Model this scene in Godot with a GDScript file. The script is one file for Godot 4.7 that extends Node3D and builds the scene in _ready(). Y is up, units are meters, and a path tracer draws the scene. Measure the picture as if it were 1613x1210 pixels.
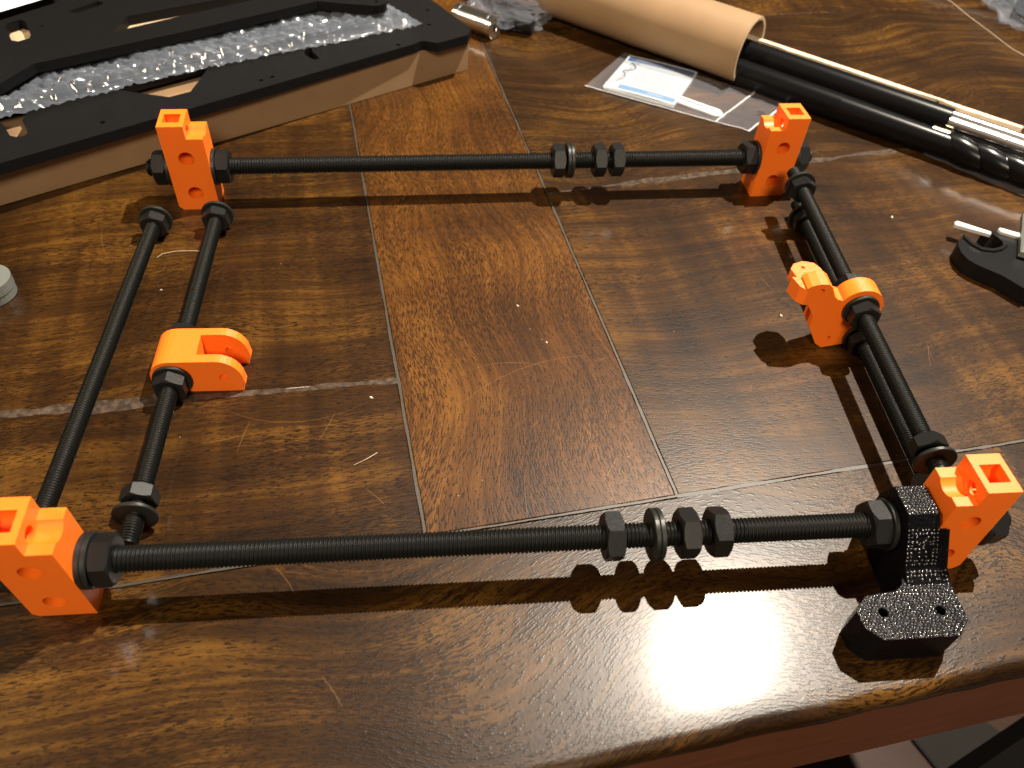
extends Node3D
# Lengths in this script are millimetres; K turns them into metres.
const K := 0.001
var used := {}
var M := {}
var rng := RandomNumberGenerator.new()

# ------------------------------------------------------------------ helpers
func numbered(called: String) -> String:
	if not used.has(called):
		used[called] = 0
		return called
	used[called] += 1
	return "%s_%03d" % [called, used[called]]

func v3(x, y, z) -> Vector3:
	return Vector3(x, y, z) * K

func thing(called: String, label: String, category: String, at := Vector3.ZERO, basis3 := Basis(), group := "") -> Node3D:
	var o := Node3D.new()
	o.name = numbered(called)
	add_child(o)
	o.transform = Transform3D(basis3, at)
	o.set_meta("label", label)
	o.set_meta("category", category)
	if group != "":
		o.set_meta("group", group)
	return o

func tag(o: Node3D, label: String, category: String, group := "") -> Node3D:
	o.set_meta("label", label)
	o.set_meta("category", category)
	if group != "":
		o.set_meta("group", group)
	return o

func obj(called: String, mesh: Mesh, mat: Material, parent: Node = self, xf := Transform3D()) -> MeshInstance3D:
	var o := MeshInstance3D.new()
	o.name = numbered(called)
	o.mesh = mesh
	o.material_override = mat
	o.transform = xf
	o.cast_shadow = GeometryInstance3D.SHADOW_CASTING_SETTING_ON
	parent.add_child(o, true)
	return o

func commit(st: SurfaceTool, smooth := false) -> ArrayMesh:
	st.generate_normals()
	return st.commit()

func begin(smooth := false) -> SurfaceTool:
	var st := SurfaceTool.new()
	st.begin(Mesh.PRIMITIVE_TRIANGLES)
	st.set_smooth_group(0 if smooth else -1)
	return st

func tri(st: SurfaceTool, a: Vector3, b: Vector3, c: Vector3) -> void:
	st.add_vertex(a); st.add_vertex(b); st.add_vertex(c)

func quad(st: SurfaceTool, a: Vector3, b: Vector3, c: Vector3, d: Vector3) -> void:
	tri(st, a, b, c); tri(st, a, c, d)

func uv_tri(st: SurfaceTool, p: Array, u: Array) -> void:
	for i in 3:
		st.set_uv(u[i]); st.add_vertex(p[i])

# a convex or simple polygon (points x,z in mm) standing from y0 to y1, with a chamfer c round its top edge
func slab(poly: PackedVector2Array, y0: float, y1: float, c := 0.0, uv_scale := 1.0, uv_off := Vector2.ZERO, st: SurfaceTool = null) -> ArrayMesh:
	if st == null:
		st = begin()
	if Geometry2D.is_polygon_clockwise(poly):
		poly.reverse()
	var top := poly
	if c > 0.0:
		var got := Geometry2D.offset_polygon(poly, -c, Geometry2D.JOIN_MITER)
		if got.size() > 0 and got[0].size() == poly.size():
			top = got[0]
			if Geometry2D.is_polygon_clockwise(top):
				top.reverse()
			# line the two rings up
			var best := 0
			for k in top.size():
				if top[k].distance_to(poly[0]) < top[best].distance_to(poly[0]):
					best = k
			var t2 := PackedVector2Array()
			for k in top.size():
				t2.append(top[(best + k) % top.size()])
			top = t2
		else:
			c = 0.0
	var n := poly.size()
	var f := func(p: Vector2): return (p * uv_scale + uv_off)
	var idx := Geometry2D.triangulate_polygon(top)
	for i in range(0, idx.size(), 3):
		var a := top[idx[i]]; var b := top[idx[i + 1]]; var d := top[idx[i + 2]]
		var flip := (b - a).cross(d - a) < 0.0
		var o := [a, b, d] if flip else [a, d, b]
		o.reverse()
		uv_tri(st, [v3(o[0].x, y1, o[0].y), v3(o[1].x, y1, o[1].y), v3(o[2].x, y1, o[2].y)], [f.call(o[0]), f.call(o[1]), f.call(o[2])])
		var e := [poly[idx[i]], poly[idx[i + 1]], poly[idx[i + 2]]]
		if not flip:
			e = [e[0], e[2], e[1]]
		uv_tri(st, [v3(e[0].x, y0, e[0].y), v3(e[1].x, y0, e[1].y), v3(e[2].x, y0, e[2].y)], [f.call(e[0]), f.call(e[1]), f.call(e[2])])
	for i in n:
		var j := (i + 1) % n
		var p := poly[i]; var q := poly[j]
		var h := Vector2(0, (y1 - y0) * uv_scale)
		var u0 = f.call(p); var u1 = f.call(q)
		var A := v3(p.x, y0, p.y); var B := v3(q.x, y0, q.y)
		var C := v3(q.x, y1 - c, q.y); var D := v3(p.x, y1 - c, p.y)
		uv_tri(st, [A, C, B], [u0 + h, u1, u1 + h]); uv_tri(st, [A, D, C], [u0 + h, u0, u1])
		if c > 0.0:
			var E := v3(top[j].x, y1, top[j].y); var F := v3(top[i].x, y1, top[i].y)
			var u2 = f.call(top[j]); var u3 = f.call(top[i])
			uv_tri(st, [D, E, C], [u0, u2, u1]); uv_tri(st, [D, F, E], [u0, u3, u2])
	return commit(st)

func rect(x0: float, z0: float, x1: float, z1: float) -> PackedVector2Array:
	return PackedVector2Array([Vector2(x0, z0), Vector2(x1, z0), Vector2(x1, z1), Vector2(x0, z1)])

func blk(x0: float, y0: float, z0: float, x1: float, y1: float, z1: float, c := 0.0) -> ArrayMesh:
	return slab(rect(x0, z0, x1, z1), y0, y1, c)

# surface of revolution about the x axis: profile of (x, r) in mm
func lathe(profile: Array, seg := 32, smooth := true, closed := false) -> ArrayMesh:
	var st := begin(smooth)
	for i in profile.size() - 1:
		var p: Vector2 = profile[i]; var q: Vector2 = profile[i + 1]
		if smooth == false:
			st.set_smooth_group(-1)
		else:
			st.set_smooth_group(i)
		for k in seg:
			var a := TAU * k / seg; var b := TAU * (k + 1) / seg
			var P0 := v3(p.x, p.y * cos(a), p.y * sin(a)); var P1 := v3(p.x, p.y * cos(b), p.y * sin(b))
			var Q0 := v3(q.x, q.y * cos(a), q.y * sin(a)); var Q1 := v3(q.x, q.y * cos(b), q.y * sin(b))
			if p.y > 1e-6:
				tri(st, P0, P1, Q0)
			if q.y > 1e-6:
				tri(st, P1, Q1, Q0)
	return commit(st)

# threaded rod along +x from 0 to L: a true helix of ridges
func thread(L: float, r: float, pitch: float, depth := 0.80, seg := 26) -> ArrayMesh:
	var rings := int(L / pitch * 4.0)
	var pos := PackedVector3Array(); var nor := PackedVector3Array(); var ind := PackedInt32Array()
	var shape := [0.0, -0.45, -1.0, -0.45]
	for i in rings + 1:
		var x := L * i / rings
		var fade := 1.0 if i > 2 and i < rings - 2 else 0.0
		for k in seg + 1:
			var a := TAU * k / seg
			var ph := fposmod(x / pitch * 4.0 + 4.0 * k / seg, 4.0)
			var j := int(ph)
			var dd: float = lerp(shape[j], shape[(j + 1) % 4], ph - j)
			var rr := r + dd * depth if fade > 0 else r - depth * 1.25
			pos.append(v3(x, rr * cos(a), rr * sin(a)))
			# slope of the flank
			var sl := [0.0, 1.9, 0.0, -1.9]
			var s: float = lerp(sl[j], sl[(j + 1) % 4], ph - j) * (1.0 if fade > 0 else 0.0)
			nor.append(Vector3(s, cos(a), sin(a)).normalized())
	for i in rings:
		for k in seg:
			var a := i * (seg + 1) + k
			var b := a + seg + 1
			ind.append_array(PackedInt32Array([a, b, a + 1, a + 1, b, b + 1]))
	# end caps
	for e in 2:
		var base := pos.size()
		var x := 0.0 if e == 0 else L
		var nn := Vector3(-1 if e == 0 else 1, 0, 0)
		pos.append(v3(x, 0, 0)); nor.append(nn)
		for k in seg + 1:
			var a := TAU * k / seg
			pos.append(v3(x, (r - depth * 1.25) * cos(a), (r - depth * 1.25) * sin(a))); nor.append(nn)
		for k in seg:
			if e == 0:
				ind.append_array(PackedInt32Array([base, base + k + 1, base + k + 2]))
			else:
				ind.append_array(PackedInt32Array([base, base + k + 2, base + k + 1]))
	var arr := []
	arr.resize(Mesh.ARRAY_MAX)
	arr[Mesh.ARRAY_VERTEX] = pos; arr[Mesh.ARRAY_NORMAL] = nor; arr[Mesh.ARRAY_INDEX] = ind
	var m := ArrayMesh.new()
	m.add_surface_from_arrays(Mesh.PRIMITIVE_TRIANGLES, arr)
	return m

# chamfered hex nut about the x axis, centred
func nut_mesh(af: float, t: float, bore: float) -> ArrayMesh:
	var st := begin(false)
	var seg := 48
	var ap := af / 2.0
	var rc := ap * 0.97
	for k in seg:
		var P := []
		for e in 2:
			var a := TAU * (k + e) / seg
			var w := fposmod(a, PI / 3.0) - PI / 6.0
			if e == 1 and absf(w + PI / 6.0) < 1e-4:
				w = PI / 6.0
			var R := ap / cos(w)
			var zz := t / 2.0 - (R - rc) * 0.58
			var d := Vector3(0, cos(a), sin(a))
			P.append([d * bore, d * (bore + 0.5), d * rc, d * R, zz])
		for s in [-1.0, 1.0]:
			var f := func(v, x): return (v + Vector3(s * x, 0, 0)) * K
			var q0 = [f.call(P[0][0], t / 2 - 0.6), f.call(P[0][1], t / 2), f.call(P[0][2], t / 2), f.call(P[0][3], P[0][4])]
			var q1 = [f.call(P[1][0], t / 2 - 0.6), f.call(P[1][1], t / 2), f.call(P[1][2], t / 2), f.call(P[1][3], P[1][4])]
			for i in 3:
				if s > 0:
					quad(st, q0[i], q0[i + 1], q1[i + 1], q1[i])
				else:
					quad(st, q0[i], q1[i], q1[i + 1], q0[i + 1])
		var A: Vector3 = (P[0][3] + Vector3(-P[0][4], 0, 0)) * K; var B: Vector3 = (P[1][3] + Vector3(-P[1][4], 0, 0)) * K
		var C: Vector3 = (P[1][3] + Vector3(P[1][4], 0, 0)) * K; var D: Vector3 = (P[0][3] + Vector3(P[0][4], 0, 0)) * K
		quad(st, A, B, C, D)
	return commit(st)

func washer_mesh(r: float, t: float, bore: float) -> ArrayMesh:
	return lathe([Vector2(-t / 2, bore), Vector2(-t / 2, r - 0.25), Vector2(-t / 2 + 0.25, r), Vector2(t / 2 - 0.25, r), Vector2(t / 2, r - 0.25), Vector2(t / 2, bore)], 48)

# round tube or wire along points (mm)
func wire(pts: Array, r: float, seg := 8, taper := 1.0) -> ArrayMesh:
	var st := begin(true)
	var rings := []
	for i in pts.size():
		var d: Vector3 = (pts[mini(i + 1, pts.size() - 1)] - pts[maxi(i - 1, 0)]).normalized()
		var u := d.cross(Vector3.UP if absf(d.y) < 0.9 else Vector3.RIGHT).normalized()
		var w := d.cross(u)
		var ring := []
		var rr: float = r * lerp(1.0, taper, float(i) / (pts.size() - 1))
		for k in seg:
			ring.append((pts[i] + (u * cos(TAU * k / seg) + w * sin(TAU * k / seg)) * rr) * K)
		rings.append(ring)
	for i in pts.size() - 1:
		for k in seg:
			var j := (k + 1) % seg
			quad(st, rings[i][k], rings[i + 1][k], rings[i + 1][j], rings[i][j])
	for k in range(1, seg - 1):
		tri(st, rings[0][0], rings[0][k], rings[0][k + 1])
		var l: Array = rings[-1]
		tri(st, l[0], l[k + 1], l[k])
	return commit(st)

# grid surface from a function of (u, v) in 0..1 giving mm
func grid(nu: int, nv: int, f: Callable, st: SurfaceTool = null) -> ArrayMesh:
	if st == null:
		st = begin(true)
	var P := []
	for i in nu + 1:
		var row := []
		for j in nv + 1:
			row.append(f.call(float(i) / nu, float(j) / nv) * K)
		P.append(row)
	for i in nu:
		for j in nv:
			quad(st, P[i][j], P[i + 1][j], P[i + 1][j + 1], P[i][j + 1])
	return commit(st)

# -------- constructive solids, written in mm; the combiner carries the scale
func csg(called: String, mat: Material, parent: Node, xf := Transform3D()) -> CSGCombiner3D:
	var c := CSGCombiner3D.new()
	c.name = numbered(called)
	c.transform = xf * Transform3D(Basis.from_scale(Vector3.ONE * K), Vector3.ZERO)
	c.material_override = mat
	parent.add_child(c, true)
	return c

func cbox(c: Node, a: Vector3, b: Vector3, sub := false, turn := Vector3.ZERO) -> void:
	var o := CSGBox3D.new()
	o.name = numbered("body")
	o.size = (b - a).abs()
	o.position = (a + b) / 2
	o.rotation_degrees = turn
	o.operation = CSGShape3D.OPERATION_SUBTRACTION if sub else CSGShape3D.OPERATION_UNION
	c.add_child(o)

func ccyl(c: Node, at: Vector3, axis: String, r: float, h: float, sub := false, sides := 40) -> void:
	var o := CSGCylinder3D.new()
	o.name = numbered("body")
	o.radius = r
	o.height = h
	o.sides = sides
	o.position = at
	if axis == "x":
		o.rotation_degrees = Vector3(0, 0, 90)
	elif axis == "z":
		o.rotation_degrees = Vector3(90, 0, 0)
	o.operation = CSGShape3D.OPERATION_SUBTRACTION if sub else CSGShape3D.OPERATION_UNION
	c.add_child(o)

# polygon of (x, z), from y0 to y1
func cpoly_y(c: Node, pts: Array, y0: float, y1: float, sub := false) -> void:
	var o := CSGPolygon3D.new()
	o.name = numbered("body")
	o.polygon = PackedVector2Array(pts)
	o.depth = y1 - y0
	o.rotation_degrees = Vector3(90, 0, 0)
	o.position = Vector3(0, y0, 0)
	o.operation = CSGShape3D.OPERATION_SUBTRACTION if sub else CSGShape3D.OPERATION_UNION
	c.add_child(o)

# polygon of (x, y), from z0 to z1
func cpoly_z(c: Node, pts: Array, z0: float, z1: float, sub := false) -> void:
	var o := CSGPolygon3D.new()
	o.name = numbered("body")
	o.polygon = PackedVector2Array(pts)
	o.depth = z1 - z0
	o.position = Vector3(0, 0, z1)
	o.operation = CSGShape3D.OPERATION_SUBTRACTION if sub else CSGShape3D.OPERATION_UNION
	c.add_child(o)

# polygon of (z, y), from x0 to x1
func cpoly_x(c: Node, pts: Array, x0: float, x1: float, sub := false) -> void:
	var o := CSGPolygon3D.new()
	o.name = numbered("body")
	var q := PackedVector2Array()
	for p in pts:
		q.append(Vector2(-p.x, p.y))
	o.polygon = q
	o.depth = x1 - x0
	o.rotation_degrees = Vector3(0, 90, 0)
	o.position = Vector3(x0, 0, 0)
	o.operation = CSGShape3D.OPERATION_SUBTRACTION if sub else CSGShape3D.OPERATION_UNION
	o.position = Vector3(x1, 0, 0)
	c.add_child(o)

# ------------------------------------------------------------------ textures
func noise_bytes(w: int, h: int, from_w: int, from_h: int, freq: float, sd: int, oct := 3) -> PackedByteArray:
	var n := FastNoiseLite.new()
	n.noise_type = FastNoiseLite.TYPE_SIMPLEX_SMOOTH
	n.seed = sd
	n.frequency = freq
	n.fractal_octaves = oct
	var im := n.get_image(from_w, from_h, false, false, true)
	im.convert(Image.FORMAT_L8)
	if from_w != w or from_h != h:
		im.resize(w, h, Image.INTERPOLATE_CUBIC)
	return im.get_data()

# kind 0: plank of reddish pore-flecked wood, 1: dark ripple-figured wood, 2: swirling dashed wood. u runs along the grain.
func wood(kind: int, sd: int) -> StandardMaterial3D:
	var W := 2048
	var H := 1024
	var streak := noise_bytes(W, H, W / 40, H, 0.020, sd, 4)
	var fine := noise_bytes(W, H, W / 20, H, 0.09, sd + 1, 3)
	var blot := noise_bytes(W, H, W / 8, H / 8, 0.02, sd + 2, 4)
	var warp := noise_bytes(W, H, W / 8, H / 8, 0.009, sd + 3, 2)
	var pore := noise_bytes(W, H, W / 7, H, 0.33, sd + 4, 1)
	var porden := noise_bytes(W, H, W / 16, H / 8, 0.05, sd + 5, 3)
	var ripple := noise_bytes(W, H, W, H / 14, 0.017, sd + 6, 3)
	var grainy := noise_bytes(W, H, W / 2, H, 0.3, sd + 7, 2)
	var pit := noise_bytes(W, H, W, H, 0.10, sd + 8, 2)
	var dark := [Vector3(0.0115, 0.0041, 0.0010), Vector3(0.0056, 0.0021, 0.0007), Vector3(0.0060, 0.0023, 0.0007)][kind] as Vector3
	var mid := [Vector3(0.066, 0.0245, 0.0038), Vector3(0.031, 0.0122, 0.0021), Vector3(0.029, 0.0118, 0.0020)][kind] as Vector3
	var lite := [Vector3(0.150, 0.0620, 0.0098), Vector3(0.105, 0.0465, 0.0070), Vector3(0.108, 0.0490, 0.0072)][kind] as Vector3
	# tone ramp of 256 colours in sRGB
	var ramp := []
	for i in 256:
		var t := i / 255.0
		var c := dark.lerp(mid, t * 2.0) if t < 0.5 else mid.lerp(lite, t * 2.0 - 1.0)
		var s := Color(c.x, c.y, c.z).linear_to_srgb()
		ramp.append(Vector3i(int(s.r * 255), int(s.g * 255), int(s.b * 255)))
	var warp_amount: float = [0.55, 0.30, 0.8][kind]
	var ws: float = [0.20, 0.24, 0.30][kind]
	var wb: float = [0.40, 0.46, 0.44][kind]
	var wf: float = [0.34, 0.30, 0.34][kind]
	var wr: float = [0.10, 0.30, 0.05][kind]
	var pt: float = [147.0, 164.0, 154.0][kind]
	var out := PackedByteArray(); out.resize(W * H * 3)
	var hei := PackedByteArray(); hei.resize(W * H)
	var n := W * H
	var i := 0
	for y in H:
		for x in W:
			var yy := (y + int((warp[i] - 128) * warp_amount) + H) % H
			var j := yy * W + x
			var t := 128.0 + (streak[j] - 128) * ws * 1.5 + (blot[i] - 128) * wb * 1.25 + (fine[j] - 128) * wf * 1.2 + (ripple[i] - 128) * wr + (grainy[j] - 128) * 0.20
			var p := pore[j] - pt - (128 - porden[i]) * 0.35
			var h := 150.0 + (grainy[j] - 128) * 0.10 + (pit[i] - 128) * 0.15
			if p > 0.0:
				var q := minf(p * 0.045, 1.0)
				t *= 1.0 - 0.72 * q
				h -= 110.0 * q
			var c: Vector3i = ramp[clampi(int(t), 0, 255)]
			var o := i * 3
			out[o] = c.x; out[o + 1] = c.y; out[o + 2] = c.z
			hei[i] = clampi(int(h), 0, 255)
			i += 1
	var im := Image.create_from_data(W, H, false, Image.FORMAT_RGB8, out)
	# scratches and specks in the varnish
	var r := RandomNumberGenerator.new(); r.seed = sd
	for s in 34:
		var p := Vector2(r.randf() * W, r.randf() * H)
		var a := r.randf() * TAU
		var bend := r.randf_range(-0.006, 0.006)
		var L := int(r.randf_range(12, 70)) if s % 6 else int(r.randf_range(120, 380))
		var g := r.randf_range(0.25, 0.55)
		for k in L:
			p += Vector2(cos(a), sin(a)); a += bend
			var x := posmod(int(p.x), W); var y := posmod(int(p.y), H)
			var c := im.get_pixel(x, y)
			im.set_pixel(x, y, c.lerp(Color(0.62, 0.47, 0.28), g * (0.5 + 0.5 * sin(PI * k / L))))
			hei[y * W + x] = 215
	for s in 26:
		var x := r.randi() % W; var y := r.randi() % H
		var c := Color(0.60, 0.52, 0.40)
		im.set_pixel(x, y, c)
		if s % 3 == 0:
			im.set_pixel((x + 1) % W, y, c); im.set_pixel(x, (y + 1) % H, c)
	im.generate_mipmaps()
	var hi := Image.create_from_data(W, H, false, Image.FORMAT_L8, hei)
	hi.convert(Image.FORMAT_RGBA8)
	hi.bump_map_to_normal_map(1.6)
	var m := StandardMaterial3D.new()
	m.albedo_texture = ImageTexture.create_from_image(im)
	m.normal_enabled = true
	m.normal_texture = ImageTexture.create_from_image(hi)
	m.normal_scale = [0.13, 0.14, 0.20][kind]
	m.roughness = 0.37
	m.clearcoat_enabled = true
	m.clearcoat = 0.46
	m.clearcoat_roughness = 0.13
	m.metallic_specular = 0.34
	return m

func lin(r: float, g: float, b: float) -> Color:
	return Color(r, g, b).linear_to_srgb()

func plain(c: Color, rough: float, metal := 0.0, spec := 0.5) -> StandardMaterial3D:
	var m := StandardMaterial3D.new()
	m.albedo_color = c
	m.roughness = rough
	m.metallic = metal
	m.metallic_specular = spec
	return m

func noise_tex(freq: float, sd: int, bump := 0.0, kind := FastNoiseLite.TYPE_SIMPLEX_SMOOTH, oct := 3, size := 256) -> NoiseTexture2D:
	var n := FastNoiseLite.new()
	n.noise_type = kind
	n.frequency = freq
	n.seed = sd
	n.fractal_octaves = oct
	var t := NoiseTexture2D.new()
	t.width = size; t.height = size
	t.seamless = true
	t.noise = n
	if bump > 0.0:
		t.as_normal_map = true
		t.bump_strength = bump
	return t

func tint_tex(a: Color, b: Color, freq: float, sd: int, size := 256) -> NoiseTexture2D:
	var t := noise_tex(freq, sd, 0.0, FastNoiseLite.TYPE_SIMPLEX_SMOOTH, 4, size)
	var g := Gradient.new()
	g.set_color(0, a); g.set_color(1, b)
	t.color_ramp = g
	return t

func bumpy(m: StandardMaterial3D, tex: Texture2D, tile_mm: float, amount: float) -> StandardMaterial3D:
	m.normal_enabled = true
	m.normal_texture = tex
	m.normal_scale = amount
	m.uv1_triplanar = true
	m.uv1_world_triplanar = true
	m.uv1_scale = Vector3.ONE * (1000.0 / tile_mm)
	return m

# thin ridges of stacked plastic, lying level
func layer_tex() -> ImageTexture:
	var im := Image.create(64, 256, false, Image.FORMAT_L8)
	var r := RandomNumberGenerator.new(); r.seed = 5
	for y in 256:
		var j := r.randf() * 0.25
		for x in 64:
			var v := 0.5 + 0.32 * sin(TAU * y / 8.0) + j - 0.12
			im.set_pixel(x, y, Color(v, v, v))
	im.convert(Image.FORMAT_RGBA8)
	im.bump_map_to_normal_map(2.0)
	return ImageTexture.create_from_image(im)

# rows of small round blobs, as the last layers of a printed part leave them
func blob_tex() -> ImageTexture:
	var S := 512
	var h := PackedFloat32Array(); h.resize(S * S)
	var r := RandomNumberGenerator.new(); r.seed = 77
	var cell := 16
	for cy in S / cell:
		for cx in S / cell:
			var px := (cx + 0.5 + r.randf_range(-0.22, 0.22) + 0.5 * (cy % 2)) * cell
			var py := (cy + 0.5 + r.randf_range(-0.22, 0.22)) * cell
			var rad := cell * r.randf_range(0.40, 0.62)
			var top := r.randf_range(0.45, 1.0)
			for dy in range(-11, 12):
				for dx in range(-11, 12):
					var d := sqrt(float(dx * dx + dy * dy)) / rad
					if d < 1.0:
						var x := posmod(int(px) + dx, S); var y := posmod(int(py) + dy, S)
						h[y * S + x] = maxf(h[y * S + x], top * sqrt(1.0 - d * d))
	var im := Image.create(S, S, false, Image.FORMAT_L8)
	for y in S:
		for x in S:
			var v := h[y * S + x]
			im.set_pixel(x, y, Color(v, v, v))
	im.convert(Image.FORMAT_RGBA8)
	im.bump_map_to_normal_map(7.0)
	return ImageTexture.create_from_image(im)

func stroke(im: Image, pts: Array, w: float, c: Color) -> void:
	for i in pts.size() - 1:
		var a: Vector2 = pts[i]; var b: Vector2 = pts[i + 1]
		var n := int(a.distance_to(b)) + 1
		for k in n:
			var p := a.lerp(b, float(k) / n)
			im.fill_rect(Rect2i(int(p.x - w / 2), int(p.y - w / 2), int(maxf(w, 1)), int(maxf(w, 1))), c)

func card_texture() -> ImageTexture:
	var im := Image.create(640, 440, false, Image.FORMAT_RGB8)
	im.fill(Color(0.93, 0.95, 0.97))
	im.fill_rect(Rect2i(16, 14, 606, 60), Color(0.20, 0.36, 0.55))
	im.fill_rect(Rect2i(0, 76, 640, 46), Color(0.80, 0.82, 0.82))
	im.fill_rect(Rect2i(0, 118, 470, 6), Color(0.93, 0.95, 0.97))
	var r := RandomNumberGenerator.new(); r.seed = 9
	# dark words in the blue band
	var x := 190
	while x < 400:
		var w := r.randi_range(8, 18)
		im.fill_rect(Rect2i(x, 32, w, 20), Color(0.06, 0.12, 0.30))
		x += w + 5
	# heading and small print, too fine to read
	x = 215
	while x < 480:
		var w := r.randi_range(6, 12)
		stroke(im, [Vector2(x, 128), Vector2(x + w * 0.5, 108), Vector2(x + w, 128)], 2.0, Color(0.55, 0.58, 0.66))
		x += w + 8
	for row in 11:
		x = 190 - row * 1
		var stop := 560 - (r.randi() % 130)
		while x < stop:
			var w := r.randi_range(5, 26)
			im.fill_rect(Rect2i(x, 152 + row * 19, w, 6), Color(0.66, 0.68, 0.78))
			x += w + r.randi_range(4, 9)
	im.fill_rect(Rect2i(120, 372, 500, 46), Color(0.50, 0.70, 0.87))
	x = 380
	while x < 520:
		im.fill_rect(Rect2i(x, 386, 9, 16), Color(0.80, 0.88, 0.95))
		x += 14
	# the emblem: a snake winding down a slanting staff in shrinking curls
	var pts := []
	for k in 121:
		var t := k / 120.0
		var amp := lerpf(46.0, 16.0, t)
		pts.append(Vector2(100 - 22 * t + amp * sin(-0.6 + t * TAU * 1.75), 104 + 232 * t - 10.0 * cos(t * TAU * 1.75)))
	for k in pts.size() - 1:
		stroke(im, [pts[k], pts[k + 1]], lerpf(11.0, 4.0, k / 120.0), Color(0.16, 0.18, 0.30))
	stroke(im, [Vector2(112, 92), Vector2(74, 350)], 4.0, Color(0.20, 0.22, 0.34))
	stroke(im, [Vector2(66, 108), Vector2(92, 96), Vector2(112, 92), Vector2(138, 96)], 5.0, Color(0.16, 0.18, 0.30))
	stroke(im, [Vector2(128, 88), Vector2(146, 84)], 4.0, Color(0.16, 0.18, 0.30))
	return ImageTexture.create_from_image(im)

func film(alpha: float, rough: float, tint := Color(0.9, 0.93, 1.0)) -> StandardMaterial3D:
	var m := StandardMaterial3D.new()
	m.transparency = BaseMaterial3D.TRANSPARENCY_ALPHA
	m.albedo_color = Color(tint.r, tint.g, tint.b, alpha)
	m.roughness = rough
	m.metallic_specular = 0.6
	m.cull_mode = BaseMaterial3D.CULL_DISABLED
	return m

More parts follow.
